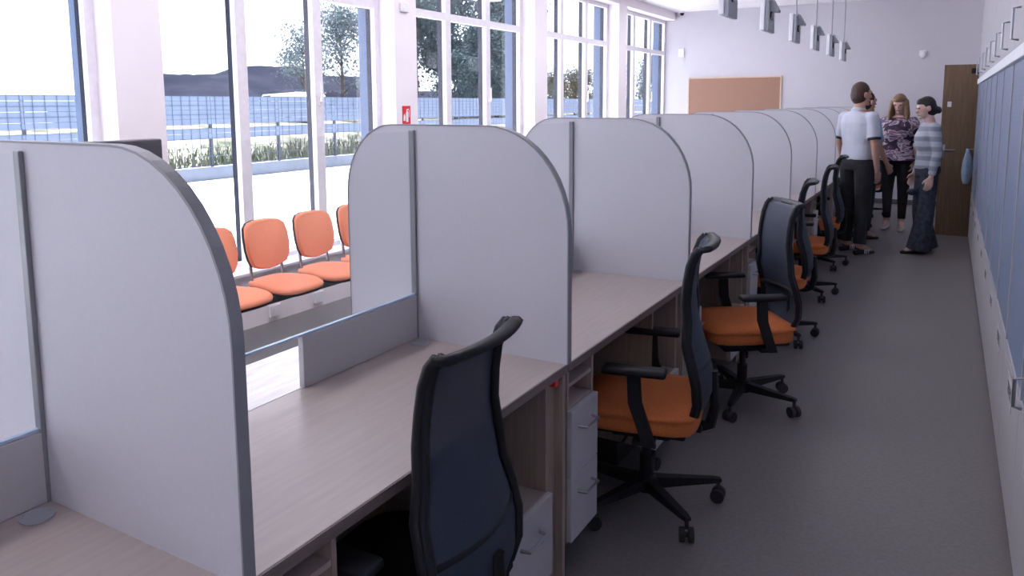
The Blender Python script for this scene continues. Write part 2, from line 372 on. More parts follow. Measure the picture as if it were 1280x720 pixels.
for k in range(NP):
    a = p1 if k == 0 else copy_tree(p1); a.location = (0, py(k-1)+.024, 0)
    tag(a, 'narrow pedestal with two white drawers under the %s desk from the cork board wall' % nth(k), 'drawer unit', 'narrow drawer pedestals under the desks')
    b = p2 if k == 0 else copy_tree(p2); b.location = (0, py(k)-.435, 0)
    tag(b, 'open niche pedestal with one white drawer under the %s desk from the cork board wall' % nth(k), 'drawer unit', 'niche pedestals under the desks')
    u = B(XJ-.010, XJ+.010, py(k)-.556, py(k)-.0135, ZD+.0005, .892, .002).build('upstand_board', 'upstand')
    tag(u, 'low grey upstand board under the glass on the %s desk from the cork board wall' % nth(k), 'board', 'grey upstand boards behind the desks')
    g = empty('glass_screen', (XJ, py(k)-S/2, .897))
    B(-.003, .003, -S/2+.012, S/2-.022+.01, .002, .562).build('pane', 'screen_glass', g)
    B(-.0055, .0055, -S/2+.022, S/2-.022, -.004, .002).build('bottom_rail', 'glass_edge', g)
    tag(g, 'clear glass screen above the %s desk from the cork board wall' % nth(k), 'glass screen', 'glass screens between partitions')
tag(B(-1.02, -.998, 1.995, 2.02, .686, .711, .003).build('alarm_button', 'red'), 'small red alarm button under the desk edge beside a niche pedestal', 'button')

# ------------------------------------------------------------------ office chairs
def loft_back():
    prof = [(.400, .165, .070), (.412, .195, .125), (.44, .224, .165), (.49, .240, .187), (.56, .238, .197), (.63, .220, .193), (.70, .197, .182), (.78, .178, .166), (.85, .170, .158), (.92, .174, .154), (.98, .183, .153), (1.022, .198, .153), (1.043, .216, .153)]
    return prof
def chair():
    t = empty('office_chair')
    # seat cushion: rounded, waterfall front
    bm = bmesh.new(); bmesh.ops.create_cube(bm, size=1)
    for q in bm.verts: q.co = Vector((-.02+q.co.x*.47, q.co.y*.47, .415+q.co.z*.085))
    bmesh.ops.subdivide_edges(bm, edges=bm.edges[:], cuts=5, use_grid_fill=True)
    for q in bm.verts:
        x = (q.co.x+.02)/.235; y = q.co.y/.235
        if abs(x) > .6 and abs(y) > .6:
            q.co.x -= .05*math.copysign(1, x)*max(0, abs(x)-.6)*max(0, abs(y)-.6)*4; q.co.y -= .05*math.copysign(1, y)*max(0, abs(x)-.6)*max(0, abs(y)-.6)*4
        if q.co.z > .43:
            q.co.z += .012*abs(y)**2-.03*max(0, -x-.5)**1.5+.010*(1-x*x)*0
            if abs(x) > .95 or abs(y) > .95: q.co.z -= .022
        else:
            q.co.x *= .96; q.co.y *= .96
    bmesh.ops.smooth_vert(bm, verts=bm.verts[:], factor=.4, use_axis_x=True, use_axis_y=True, use_axis_z=True)
    MB().bm(bm).build('seat', 'orange', t, True)
    B(-.19, .16, -.19, .19, .352, .376, .008).build('seat_pan', 'black_plastic', t)
    m = MB(); m.box(-.13, .10, -.075, .075, .29, .355, .015); m.box(.08, .21, -.04, .04, .325, .35, .008); m.tube([(-.05, -.07, .33), (-.06, -.19, .325), (-.08, -.23, .32)], .006, 8); m.tube([(.04, .07, .33), (.04, .2, .33)], .006, 8)
    m.tube([(.20, 0, .337), (.235, 0, .35), (.25, 0, .42), (.245, 0, .56)], [.02, .022, .02, .015], 8)
    m.build('tilt_mechanism', 'black_plastic', t)
    # backrest: woven panel, frame tube, rolled top
    prof = loft_back(); vs = []; fs = []; nx = 10
    def pt(i, y):
        z, x, w_ = prof[i]; c = .045 if z < .75 else .030
        return (x-c*(y*y)*(w_/.18), y*w_, z)
    for i in range(len(prof)):
        for j in range(nx+1): vs.append(pt(i, -1+2*j/nx))
    for i in range(len(prof)-1):
        for j in range(nx): a = i*(nx+1)+j; fs.append((a, a+1, a+nx+2, a+nx+1))
    me = MB().add(vs, fs).build('back_mesh', 'mesh', t, True)
    so = me.modifiers.new('thickness', 'SOLIDIFY'); so.thickness = .004; so.offset = 0
    left = [pt(i, -1) for i in range(len(prof)-1, -1, -1)]; right = [pt(i, 1) for i in range(len(prof))]
    bot = [pt(0, y) for y in (-.5, 0, .5)]
    path = left+bot+right
    # flat strap-like frame: two tubes side by side give a broad edge
    fr = MB(); fr.tube(path, .0135, 10); fr.tube([(x+.012, y*.965, z+.004) for x, y, z in path], .0125, 10); fr.build('back_frame', 'black_plastic', t, True)
    roll = MB(); top = [pt(len(prof)-1, -1+2*j/nx) for j in range(nx+1)]
    rows = [(0, -.006), (.008, .004), (.022, .011), (.038, .012), (.048, .004), (.044, -.006), (.026, -.010), (.010, -.012)]
    rv = []; rf = []; n = len(rows)
    for x, y, z in top: rv += [(x-.008+dx, y*1.06, z+dz) for dx, dz in rows]
    for j in range(nx):
        for i in range(n): rf.append((j*n+i, j*n+(i+1) % n, (j+1)*n+(i+1) % n, (j+1)*n+i))
    rf += [tuple(range(n)), tuple(nx*n+i for i in range(n-1, -1, -1))]
    roll.add(rv, rf).build('top_roll', 'black_plastic', t, True)
    lum = MB(); lum.tube([(.22-.045*(y*y), y*.19, .60) for y in [-1+.2*i for i in range(11)]], .012, 8); lum.build('lumbar_bar', 'black_plastic', t, True)
    for s in (-1, 1):
        a = empty('armrest'); a.parent = t
        q = MB(); q.box(-.02, .06, s*.14, s*.255, .345, .362, .004)
        q.prism([(.065, .345), (.02, .345), (-.035, .50), (-.04, .605), (.005, .605), (.012, .50)], s*.232, s*.257); q.build('post', 'black_plastic', a)
        bm = bmesh.new(); bmesh.ops.create_cube(bm, size=1)
        for v in bm.verts: v.co = Vector((-.015+v.co.x*.225, s*.246+v.co.y*.07, .617+v.co.z*.026))
        bmesh.ops.bevel(bm, geom=bm.edges[:], offset=.011, segments=3, profile=.5, affect='EDGES')
        MB().bm(bm).build('pad', 'black_plastic', a, 'auto')
    m = MB(); m.tube([(0, 0, .08), (0, 0, .20)], .026, 14); m.tube([(0, 0, .20), (0, 0, .30)], .016, 14); m.build('gas_column', 'black_plastic', t, 'auto')
    MB().lathe([(.03, .055), (.042, .06), (.045, .105), (.03, .12)], n=18).build('hub', 'black_plastic', t, 'auto')
    for i in range(5):
        a = R(72*i+20); ca, sa = math.cos(a), math.sin(a)
        def rp(r, o, z): return (r*ca-o*sa, r*sa+o*ca, z)
        q = MB(); pr = [(.03, .024, .070, .112), (.15, .020, .075, .105), (.27, .016, .080, .098), (.295, .012, .082, .094)]
        v = []
        for r, o, z0, z1 in pr: v += [rp(r, -o, z0), rp(r, o, z0), rp(r, o*.8, z1), rp(r, -o*.8, z1)]
        f = [(0, 1, 2, 3), (12, 15, 14, 13)]
        for j in range(3):
            for c in range(4): f.append((j*4+c, j*4+(c+1) % 4, j*4+4+(c+1) % 4, j*4+4+c))
        q.add(v, f); leg = q.build('base_leg', 'black_plastic', t)
        c = MB(); cx, cy = .285*ca, .285*sa
        c.cyl((cx, cy, .05), (cx, cy, .088), .008, 8)
        wa = a+1.1; wx, wy = math.cos(wa), math.sin(wa)
        for o in (-.016, .016): c.cyl((cx+wx*(o-.009), cy+wy*(o-.009), .0265), (cx+wx*(o+.009), cy+wy*(o+.009), .0265), .0265, 16)
        c.cyl((cx-wx*.024, cy-wy*.024, .0265), (cx+wx*.024, cy+wy*.024, .0265), .010, 8)
        c.build('caster', 'rubber', leg, 'auto')
    return t
ch0 = chair()
chairs = [(1, -1.06, 1.335, 3), (2, -.945, 2.68, 12), (3, -.86, 3.89, 36), (4, -.95, 5.13, 7), (5, -.98, 6.39, 6), (6, -1.04, 7.63, 4), (7, -1.06, 8.93, 0), (8, -1.05, 10.14, 0), (9, -.98, 11.42, -8)]
for i, (k, x, y, a) in enumerate(chairs):
    t = ch0 if i == len(chairs)-1 else copy_tree(ch0)
    t.location = (x, y, 0); t.rotation_euler = (0, 0, R(a))
    lb = 'black mesh-back office chair with orange seat at the %s desk from the cork board wall' % nth(k)
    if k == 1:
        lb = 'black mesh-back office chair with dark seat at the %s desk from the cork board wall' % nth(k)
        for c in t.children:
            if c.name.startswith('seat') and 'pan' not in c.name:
                c.data = c.data.copy(); c.data.materials.clear(); c.data.materials.append(MATS['dark_fabric'])  # seat recoloured near black on this chair only
    if k == 3: lb = 'black office chair with orange seat swivelled away from its desk toward the near end'
    tag(t, lb, 'office chair', 'black and orange office chairs along the counter')

# ------------------------------------------------------------------ beam bench by the window
bench = empty('beam_bench', (-3.55, 3.52, 0)); tag(bench, 'row of orange padded seats on a beam below the window', 'bench')
B(-.02, .02, -.95, .95, .34, .38, .004).build('beam', 'black_plastic', bench)
for y in (-.72, .72):
    l = MB(); l.box(-.018, .018, y-.018, y+.018, .03, .34, .003); l.box(-.19, .19, y-.022, y+.022, .0, .03, .006); l.build('leg', 'black_plastic', bench)
def bench_seat(yc):
    c = MB(); n = 28; out = []
    for i in range(n):
        a = 2*math.pi*i/n; ca, sa = math.cos(a), math.sin(a); e = .55
        x = .205*math.copysign(abs(ca)**e, ca); y = .195*math.copysign(abs(sa)**e, sa)
        if x < 0: y *= .86
        out.append((x, y))
    rings = [(.93, .428), (1.0, .436), (1.0, .452), (.93, .465), (.6, .470), (.2, .466)]
    vs = []; fs = []
    for s, z in rings: vs += [(x*s+.0, y*s+yc, z-(.02*((x*s)/.2)**2 if x > .08 else 0)) for x, y in out]
    for r in range(len(rings)-1):
        for i in range(n): fs.append((r*n+i, r*n+(i+1) % n, (r+1)*n+(i+1) % n, (r+1)*n+i))
    fs.append(tuple(range(n-1, -1, -1))); fs.append(tuple((len(rings)-1)*n+i for i in range(n)))
    o = c.add(vs, fs).build('seat', 'orange_bench', bench, True)
    sh = MB(); sv = [(x*.97, y*.97+yc, z-(.02*(x/.2)**2 if x > .08 else 0)) for z in (.419, .4275) for x, y in out]
    sh.add(sv, [tuple(range(n-1, -1, -1)), tuple(range(n, 2*n))]+[(i, (i+1) % n, n+(i+1) % n, n+i) for i in range(n)]).build('shell', 'black_plastic', o)
    bo = [(-.135, .555), (-.16, .60), (-.172, .66), (-.170, .74), (-.158, .795), (-.125, .822), (-.06, .832), (.06, .832), (.125, .822), (.158, .795), (.170, .74), (.172, .66), (.16, .60), (.135, .555), (.07, .530), (0, .522), (-.07, .530)]
    def lean(z): return -.155-(z-.52)*.18
    b = MB(); n2 = len(bo); vs = []
    for s, d in ((.94, .034), (1, .024), (1, .012)): vs += [(lean(.68+(z-.68)*s)+d-.03*(y/.17)**2*-1, y*s+yc, .68+(z-.68)*s) for y, z in bo]
    b.add(vs, [tuple(range(n2)), tuple(3*n2-1-i for i in range(n2))]+[(r*n2+i, r*n2+(i+1) % n2, (r+1)*n2+(i+1) % n2, (r+1)*n2+i) for r in range(2) for i in range(n2)])
    bk = b.build('backrest', 'orange_bench', bench, 'auto')
    sh = MB(); vs = []
    for d in (.0115, -.006): vs += [(lean(z)+d+.03*(y/.17)**2, y*1.01+yc, z) for y, z in bo]
    sh.add(vs, [tuple(range(n2)), tuple(2*n2-1-i for i in range(n2))]+[(i, (i+1) % n2, n2+(i+1) % n2, n2+i) for i in range(n2)]).build('back_shell', 'black_plastic', bk)
    for s in (-1, 1):
        MB().tube([(lean(.66)+.008, yc+s*.125, .66), (lean(.55), yc+s*.125, .55), (lean(.47)-.003, yc+s*.125, .46), (-.13, yc+s*.12, .405), (.05, yc+s*.12, .395)], .010, 8).build('back_rod', 'chrome', bench, True)
for i in range(4): bench_seat(-.62+.415*i)
for i, y in enumerate((3.76, 4.20)):  # two small white boxes with a disc, low on the wall
    t = empty('floor_socket', (XW+.001, y, .035)); B(0, .02, -.048, .048, 0, .085, .004).build('plate', 'frame_white', t)
    MB().cyl((.02, 0, .043), (.022, 0, .043), .02, 14).build('outlet', 'white_sign', t)
    tag(t, 'small white socket box low on the wall under the bench', 'socket', 'sockets under the bench')

# grey information screen standing by the first pillar
t = empty('screen_stand', (-2.75, 1.45, 0)); tag(t, 'dark grey free-standing display screen behind the near partition', 'display')
B(-.03, .03, -.55, .48, .80, 1.418, .006).build('casing', 'screen_grey', t); B(-.034, -.03, -.52, .45, .84, 1.38).build('glass_panel', 'lens', t)
B(-.02, .02, -.06, -.01, .02, .8).build('post', 'metal', t); B(-.2, .2, -.3, .2, 0, .02, .006).build('base', 'screen_grey', t)

# ------------------------------------------------------------------ lockers along the right wall
XC = .262
def locker():
    t = empty('locker_unit')     # local y 0..0.77
    U = .77
    B(XC+.02, XR-.02, .002, U-.002, 0, 2.9).build('carcass', 'locker', t)
    B(XC+.006, XC+.02, .012, U-.012, .545, 1.735).build('shutter', 'shutter', t)
    m = MB(); m.box(XC, XC+.02, 0, .012, .53, 1.735); m.box(XC, XC+.02, U-.012, U, .53, 1.735); m.box(XC, XC+.02, .012, U-.012, .528, .545); m.build('shutter_frame', 'locker', t)
    B(XC-.012, XC+.02, 0, U, 1.738, 1.795, .004).build('ledge_rail', 'device', t)
    d = B(XC, XC+.02, .003, U-.003, 1.80, 2.88, .002).build('upper_door', 'locker', t)
    handle('handle', XC, .53, .53, 0, d, -.03, (1.835, 1.985))
    d = B(XC, XC+.02, .003, U-.003, .03, .522, .002).build('lower_door', 'locker', t)
    l = B(XC-.0012, XC, .28, .52, .39, .485).build('name_strip', 'white_front', d)
    k = MB()
    rnd = random.Random(3)
    for i in range(5):
        y = .315+i*.035
        k.box(XC-.002, XC-.0012, y, y+.006, .415, .46); k.box(XC-.002, XC-.0012, y, y+.022, .452, .46)
        if i % 2: k.box(XC-.002, XC-.0012, y, y+.02, .415, .422)
        if i in (1, 3): k.box(XC-.002, XC-.0012, y, y+.018, .434, .441)
    k.build('lettering', 'ink', d)
    return t
l0 = locker(); NL = 13
for i in range(NL):
    t = l0 if i == 0 else copy_tree(l0); t.location = (0, 9.93-.77*(i+1), 0)
    tag(t, 'tall white locker unit with blue shutter, %s from the open wooden door' % ORD[i], 'locker', 'tall locker units along the wall')

pull = [o for o in COL.objects if o.name.startswith('locker_unit') and abs(o.location.y-2.23) < .1]
for o in pull:
    d = [c for c in o.children if c.name.startswith('lower_door')][0]
    MB().tube([(XC, .70, .535), (XC-.024, .70, .54), (XC-.024, .70, .635), (XC, .70, .64)], .006, 8).build('pull_handle', 'metal', o, 'auto')
# open door leaf
t = empty('door_1', (XR-.01, 10.06, 0)); tag(t, 'brown wooden door standing open at the end of the lockers', 'door', kind='structure')
B(-.865, 0, -.02, .02, .008, 1.965, .002).build('leaf', 'door_wood', t)
m = MB(); m.box(-.835, -.81, -.026, -.02, .90, 1.06, .002); m.tube([(-.822, -.02, 1.0), (-.822, -.06, 1.0), (-.71, -.062, 1.0)], .009, 8); m.build('door_handle', 'metal', t, 'auto')
B(-.815, -.775, -.0215, -.02, 1.49, 1.55).build('sticker', 'paper', t)
m = MB(); m.box(-.60, -.35, -.06, -.02, 1.86, 1.92, .005); m.tube([(-.42, -.05, 1.89), (-.2, -.12, 1.91)], .01, 6); m.build('door_closer', 'black_plastic', t)
# pale blue cloth built in place of a half-hidden person beside the lockers
t = empty('hanging_cloth', (.205, 10.0, .62)); tag(t, 'pale blue cloth hanging at the end of the lockers', 'cloth')
m = MB(); vs = []; fs = []; nz_, na = 10, 12
for i in range(nz_+1):
    f = i/nz_; rr = .018+.028*math.sin(math.pi*min(1, f*1.1))**.7+.008*(1-f)
    for j in range(na):
        a = 2*math.pi*j/na; q = rr*(1+.25*math.sin(3*a+f*2)); vs.append((q*math.cos(a), q*math.sin(a)*.45-.0, f*.40))
for i in range(nz_):
    for j in range(na): fs.append((i*na+j, i*na+(j+1) % na, (i+1)*na+(j+1) % na, (i+1)*na+j))
fs += [tuple(range(na-1, -1, -1)), tuple(nz_*na+j for j in range(na))]
m.add(vs, fs).build('cloth', 'cloth_blue', t, True)
B(.0, .06, -.012, .0, .39, .40).build('hook', 'metal', t)

# ------------------------------------------------------------------ end wall fittings
t = empty('cork_board', (-3.13, YB-.02, 1.1)); tag(t, 'brown cork notice board on the end wall', 'notice board')
B(-.745, .745, -.005, .018, .0, .855).build('cork', 'cork', t)
m = MB(); m.box(-.765, -.745, -.012, .02, -.02, .875); m.box(.745, .765, -.012, .02, -.02, .875); m.box(-.745, .745, -.012, .02, -.02, 0); m.box(-.745, .745, -.012, .02, .855, .875); m.build('frame', 'cork_frame', t)
t = empty('motion_sensor', (-.39, YB, 2.26)); tag(t, 'small white motion sensor high on the end wall', 'sensor'); B(-.045, .045, -.035, 0, -.04, .04, .008).build('housing', 'frame_white', t); MB().ball((0, -.035, -.03), (.03, .02, .05)).build('dome', 'white_sign', t, True)
t = empty('security_camera', (-4.0, YB-.12, ZC)); tag(t, 'dark dome security camera in the ceiling corner', 'security camera'); MB().lathe([(.05, -.03), (.055, 0)], n=18).build('mount', 'frame_white', t, 'auto'); MB().ball((0, 0, -.035), .038).build('dome', 'lens', t, True)
t = empty('wall_switch', (-4.03, YB, 2.40)); tag(t, 'small white box on the end wall near the window corner', 'switch'); B(-.05, .05, -.03, 0, -.07, .07, .006).build('housing', 'frame_white', t); B(-.03, .03, -.034, -.03, -.03, .03, .002).build('cover', 'device', t)
t = empty('thermostat_box', (XW, 5.34, 2.38)); tag(t, 'small white thermostat box on the pillar above the fire sign', 'thermostat'); B(0, .03, -.05, .05, -.04, .04, .006).build('housing', 'frame_white', t); B(.03, .033, -.03, .03, -.015, .02).build('display', 'device', t)
# fire extinguisher sign
t = empty('fire_sign', (XW+.001, 5.355, 1.455)); tag(t, 'red fire extinguisher sign on the pillar', 'sign')
B(0, .004, -.055, .055, -.08, .08).build('plate', 'red', t)
m = MB(); m.prism([(-.010, -.06), (.022, -.06), (.022, .02), (.014, .034), (-.002, .034), (-.010, .02)], .004, .0052, 'yz'); m.prism([(.0, .034), (.012, .034), (.012, .045), (.03, .05), (.03, .056), (-.004, .05)], .004, .0052, 'yz'); m.prism([(.026, .05), (.036, .045), (.040, -.02), (.034, -.02), (.030, .04)], .004, .0052, 'yz'); m.build('extinguisher_symbol', 'white_sign', t)
MB().prism([(-.046, -.05), (-.022, -.05), (-.018, -.02), (-.028, .015), (-.030, -.005), (-.038, .01), (-.046, -.02)], .004, .0052, 'yz').build('flame_symbol', 'white_sign', t)

# ------------------------------------------------------------------ hanging devices above the desks
def pend():
    t = empty('hanging_unit')
    B(-.035, .0, -.13, .13, 0, .255, .004).build('front_case', 'device', t); B(.0, .03, -.12, .12, -.012, .235, .004).build('rear_case', 'device_dark', t)
    m = MB(); m.cyl((.03, -.03, .12), (.042, -.03, .12), .035, 18); m.build('lens', 'lens', t, 'auto')
    MB().prism([(.03, .235), (.03, .15), (.085, .145), (.09, .16), (.04, .25), (.03, .255)], -.05, .05).build('bracket', 'device_dark', t)
    MB().cyl((.0, .03, .25), (.0, .03, ZC-2.125), .007, 8).build('suspension_rod', 'device_dark', t, 'auto')
    MB().lathe([(.035, -.02), (.04, 0)], (0, .03, ZC-2.125), 14).build('ceiling_rose', 'device', t, 'auto')
    return t
h0 = pend()
for i, k in enumerate(range(2, 10)):
    t = h0 if i == 0 else copy_tree(h0); t.location = (-1.32, py(k)-S/2, 2.125)
    tag(t, 'grey box hanging on a rod above the %s desk from the cork board wall' % nth(k), 'hanging device', 'grey boxes hanging above the desks')

# ------------------------------------------------------------------ added unseen ceiling panels that brighten the pillars and waiting side
c0 = None
for i in range(10):
    if c0 is None:
        c0 = t = empty('ceiling_light')
        m = MB(); m.box(-.3, .3, -.3, -.285, -.022, 0); m.box(-.3, .3, .285, .3, -.022, 0); m.box(-.3, -.285, -.285, .285, -.022, 0); m.box(.285, .3, -.285, .285, -.022, 0); m.build('frame', 'frame_white', t)
        B(-.285, .285, -.285, .285, -.014, -.004).build('diffuser', 'led', t)
    else: t = copy_tree(c0)
    t.location = (-2.85, 10.87-1.257*i, ZC)
    tag(t, 'square lit ceiling panel above the waiting side, %s from the cork board wall' % ORD[i], 'ceiling light', 'lit ceiling panels above the waiting side')
# ------------------------------------------------------------------ people
def grow(mb, name, m, parent, voxel=.012, smooth=4, fac=.5):
    me = bpy.data.meshes.new(name); me.from_pydata(mb.v, [], mb.f)
    bm = bmesh.new(); bm.from_mesh(me); bmesh.ops.recalc_face_normals(bm, faces=bm.faces); bm.to_mesh(me); bm.free()
    tmp = bpy.data.objects.new('tmp', me); COL.objects.link(tmp)
    r = tmp.modifiers.new('r', 'REMESH'); r.mode = 'VOXEL'; r.voxel_size = voxel
    s = tmp.modifiers.new('s', 'SMOOTH'); s.iterations = smooth; s.factor = fac
    dg = bpy.context.evaluated_depsgraph_get(); out = bpy.data.meshes.new_from_object(tmp.evaluated_get(dg))
    bpy.data.objects.remove(tmp); bpy.data.meshes.remove(me)
    out.name = name; out.materials.clear(); out.materials.append(MATS[m])
    for p in out.polygons: p.use_smooth = True
    o = bpy.data.objects.new(name, out); COL.objects.link(o); o.parent = parent; return o
def loft(mb, rings, n=20):
    # rings: (cx, cy, z, rx, ry)
    vs = []; fs = []
    for cx, cy, z, rx, ry in rings:
        for k in range(n):
            a = 2*math.pi*k/n; ca, sa = math.cos(a), math.sin(a)
            vs.append((cx+rx*math.copysign(abs(ca)**.85, ca), cy+ry*math.copysign(abs(sa)**.85, sa), z))
    for i in range(len(rings)-1):
        for k in range(n): fs.append((i*n+k, i*n+(k+1) % n, (i+1)*n+(k+1) % n, (i+1)*n+k))
    fs += [tuple(range(n-1, -1, -1)), tuple((len(rings)-1)*n+k for k in range(n))]
    mb.add(vs, fs)
def hand(mb, wrist, d, side, fwd, s=1, curl=.5):
    # d: direction of the forearm, fwd: palm-plane sideways direction (towards the thumb)
    d = Vector(d).normalized(); f = Vector(fwd); f = (f-d*f.dot(d)).normalized(); nrm = d.cross(f).normalized()
    if nrm.x*side > 0: nrm = -nrm       # palm normal points towards the body
    wv = Vector(wrist)
    for a in (-.026, -.009, .009, .026): mb.capsule(wv+d*.015+f*a*.7, wv+d*.085*s+f*a, .0135, .0125, 8)
    for a, ln in ((.030, .068), (.010, .078), (-.010, .072), (-.029, .056)):
        p0 = wv+d*.082*s+f*a; p1 = p0+(d+nrm*curl*.4).normalized()*ln*.42; p2 = p1+(d+nrm*curl*1.0).normalized()*ln*.33; p3 = p2+(d*.8+nrm*curl*1.6).normalized()*ln*.25
        mb.capsule(p0, p1, .0095, .009, 8); mb.capsule(p1, p2, .009, .0085, 8); mb.capsule(p2, p3, .0085, .0075, 8)
    t0 = wv+d*.03*s+f*.026; t1 = t0+(d*.7+f*.65+nrm*.3).normalized()*.036; t2 = t1+(d*.95+f*.2+nrm*.4).normalized()*.03
    mb.capsule(t0, t1, .0125, .0105, 8); mb.capsule(t1, t2, .0105, .0085, 8)
def person(name, label, loc, heading, P):
    s = P['h']/1.74; t = empty(name, loc, heading); tag(t, label, 'person')
    V = lambda x, y, z: (x*s, y*s, z*s)
    fem = P.get('fem', False); sw = P.get('sw', .19 if not fem else .165)
    hipw = .095 if not fem else .092
    body = MB()
    # torso
    rg = [(0, 0, .86, .12, .09), (0, 0, .93, .165, .112), (0, 0, 1.02, .155, .105), (0, .005, 1.12, .145, .10), (0, .008, 1.24, .165, .112), (0, .005, 1.34, .178, .112), (0, 0, 1.42, .15, .085), (0, -.005, 1.475, .07, .06)]
    if fem: rg = [(0, 0, .86, .13, .095), (0, -.005, .93, .172, .12), (0, 0, 1.02, .150, .105), (0, .0, 1.12, .128, .092), (0, .012, 1.24, .148, .112), (0, .015, 1.30, .152, .115), (0, .0, 1.40, .132, .082), (0, -.005, 1.465, .06, .055)]
    g = P.get('girth', 1)
    loft(body, [(a*s, b*s, c*s, d*s*g, e*s*g) for a, b, c, d, e in rg])
    hx, hy, hz = P.get('head', (0, .02, 1.625)); tilt = P.get('nod', 0); turn = P.get('turn', 0)
    body.capsule(V(0, -.005, 1.45), V(hx*.6, hy*.6, 1.55), .055*s, .052*s)
    Mh = Matrix.Rotation(turn, 3, 'Z') @ Matrix.Rotation(-tilt, 3, 'X'); hc = Vector(V(hx, hy, hz))
    def hp(x, y, z): return hc+Mh @ (Vector((x, y, z))*s)
    hd = MB(); hd.ball((0, 0, .015), (.076*s, .092*s, .102*s), 16, 12); hd.ball((0, .022*s, -.05*s), (.056*s, .062*s, .062*s), 14, 10)
    hd.capsule((0, .088*s, .0), (0, .103*s, -.026*s), .009*s, .014*s, 8)
    hd.ball((0, .072*s, -.096*s), (.022*s, .02*s, .018*s)); hd.ball((0, .083*s, -.058*s), (.024*s, .012*s, .010*s))
    for e in (-1, 1): hd.ball((e*.079*s, -.005*s, -.005*s), (.010*s, .020*s, .031*s)); hd.ball((e*.03*s, .082*s, .028*s), (.026*s, .014*s, .010*s))
    body.add([hc+Mh @ Vector(v) for v in hd.v], hd.f)
    # legs
    for i, e in enumerate((-1, 1)):
        kx, ky, kz = P.get('knee', [(0, 0, 0), (0, 0, 0)])[i]; fx, fy, fz = P.get('foot', [(0, 0, 0), (0, 0, 0)])[i]
        hip = V(e*hipw, 0, .90); kn = V(e*.09+kx, .015+ky, .49+kz); an = V(e*.085+fx, -.01+fy, .09+fz)
        body.capsule(hip, kn, .085*s*g, .056*s); body.capsule(kn, an, .054*s, .037*s)
        body.capsule(an, (an[0]+e*.012*s, an[1]+.13*s, .035*s+fz), .036*s, .026*s); body.capsule((an[0], an[1]-.025*s, .036*s), (an[0]+e*.012*s, an[1]+.13*s, .03*s), .03*s, .026*s)
        P.setdefault('_leg', []).append((hip, kn, an, e))
    # arms
    for i, e in enumerate((-1, 1)):
        sh = V(e*sw, -.005, 1.395); el, wr, fwd = P['arms'][i]; el = V(*el); wr = V(*wr)
        body.capsule(V(e*sw*.6, 0, 1.39), sh, .055*s, .054*s); body.capsule(sh, el, .048*s, .038*s); body.capsule(el, wr, .037*s, .025*s)
        hand(body, wr, Vector(wr)-Vector(el), e, fwd, s, P.get('curl', .5))
        P.setdefault('_arm', []).append((sh, el, wr, e))
    grow(body, 'body', P['skin'], t, .007, 3, .4)
    for e in (-1, 1):
        o = MB(); c = hp(e*.031, .083, .012); o.ball(c, (.012*s, .012*s, .007*s), 10, 6); o.build('eye', 'eye', t, True)
    o = MB(); c = hp(0, .092, -.060); o.ball(c, (.022*s, .010*s, .007*s), 10, 6); o.build('mouth', 'lips', t, True)
    # hair
    hr = MB()
    def hb(x, y, z, r): q = MB(); q.ball((0, 0, 0), tuple(k*s for k in r), 14, 10); hr.add([hp(x, y, z)+Mh @ Vector(v) for v in q.v], q.f)
    hb(0, -.014, .036, (.083, .092, .096)); hb(0, -.03, -.005, (.082, .078, .10))
    if P['hair'] == 'short': pass
    elif P['hair'] == 'bun':
        hb(0, -.118, -.045, (.036, .034, .042)); hb(0, -.07, -.03, (.06, .05, .06)); hb(0, .03, .075, (.066, .06, .045))
    elif P['hair'] == 'long':
        hb(0, .02, .07, (.074, .072, .05)); hb(0, -.05, -.09, (.09, .06, .10))
        for x, y, l, r in ((-.075, .015, .27, .026), (.078, .025, .33, .03), (.085, -.02, .38, .034), (-.07, -.03, .32, .033), (-.03, -.07, .36, .038), (.035, -.07, .36, .038), (.075, .05, .26, .02)):
            a = hp(x, y, .02); b = Vector((a.x+x*.25, a.y+.01, a.z-l*s)); hr.capsule(a, (a+b)/2+Vector((x*.15, 0, 0)), r*s, r*s*1.1, 8); hr.capsule((a+b)/2+Vector((x*.15, 0, 0)), b, r*s*1.1, r*s*.5, 8)
    ho = grow(hr, 'hair', P['hairmat'], t, .009, 2)
    # shirt
    st = MB(); inf = P.get('loose', .016)
    rr = [(a*s, b*s, c*s, (d*g+inf)*s, (e*g+inf)*s) for a, b, c, d, e in rg if c > P['hem']]
    r0 = rr[0]; rr = [(r0[0], r0[1], P['hem']*s, r0[3]*P.get('flare', 1.0), r0[4]*P.get('flare', 1.0))]+rr
    rr[-1] = (rr[-1][0], rr[-1][1], rr[-1][2]-.012*s, .070*s, .064*s)
    loft(st, rr)
    for sh, el, wr, e in P['_arm']:
        f = P['sleeve']; ri = .062*s; a = Vector(sh); st.capsule(V(e*sw*.55, 0, 1.385), sh, .066*s, .064*s)
        if f <= 1:
            st.tube([a, a+(Vector(el)-a)*f*.9, a+(Vector(el)-a)*f], [ri, ri*.98, ri*1.0], 14)
        else:
            st.capsule(a, el, ri, .050*s); b = Vector(el)+(Vector(wr)-Vector(el))*(f-1); st.tube([el, b], [.050*s, .038*s], 14)
    so = grow(st, 'shirt', P['shirt'], t, .010, P.get('ssm', 3))
    if P.get('cuff'):
        for sh, el, wr, e in P['_arm']:
            a = Vector(sh); q = a+(Vector(el)-a)*P['sleeve']; MB().tube([q-(Vector(el)-a)*.07, q+(Vector(el)-a)*.02], [.0635*s, .064*s], 16).build('cuff', P['cuff'], so, True)
    if P.get('collar'):
        MB().tube([V(0, -.008, 1.452), V(0, -.004, 1.492)], [.072*s, .062*s], 16, False).build('collar', P['shirt'], so, True)
    # trousers
    tr = MB(); tw = P.get('waist', 1.04)
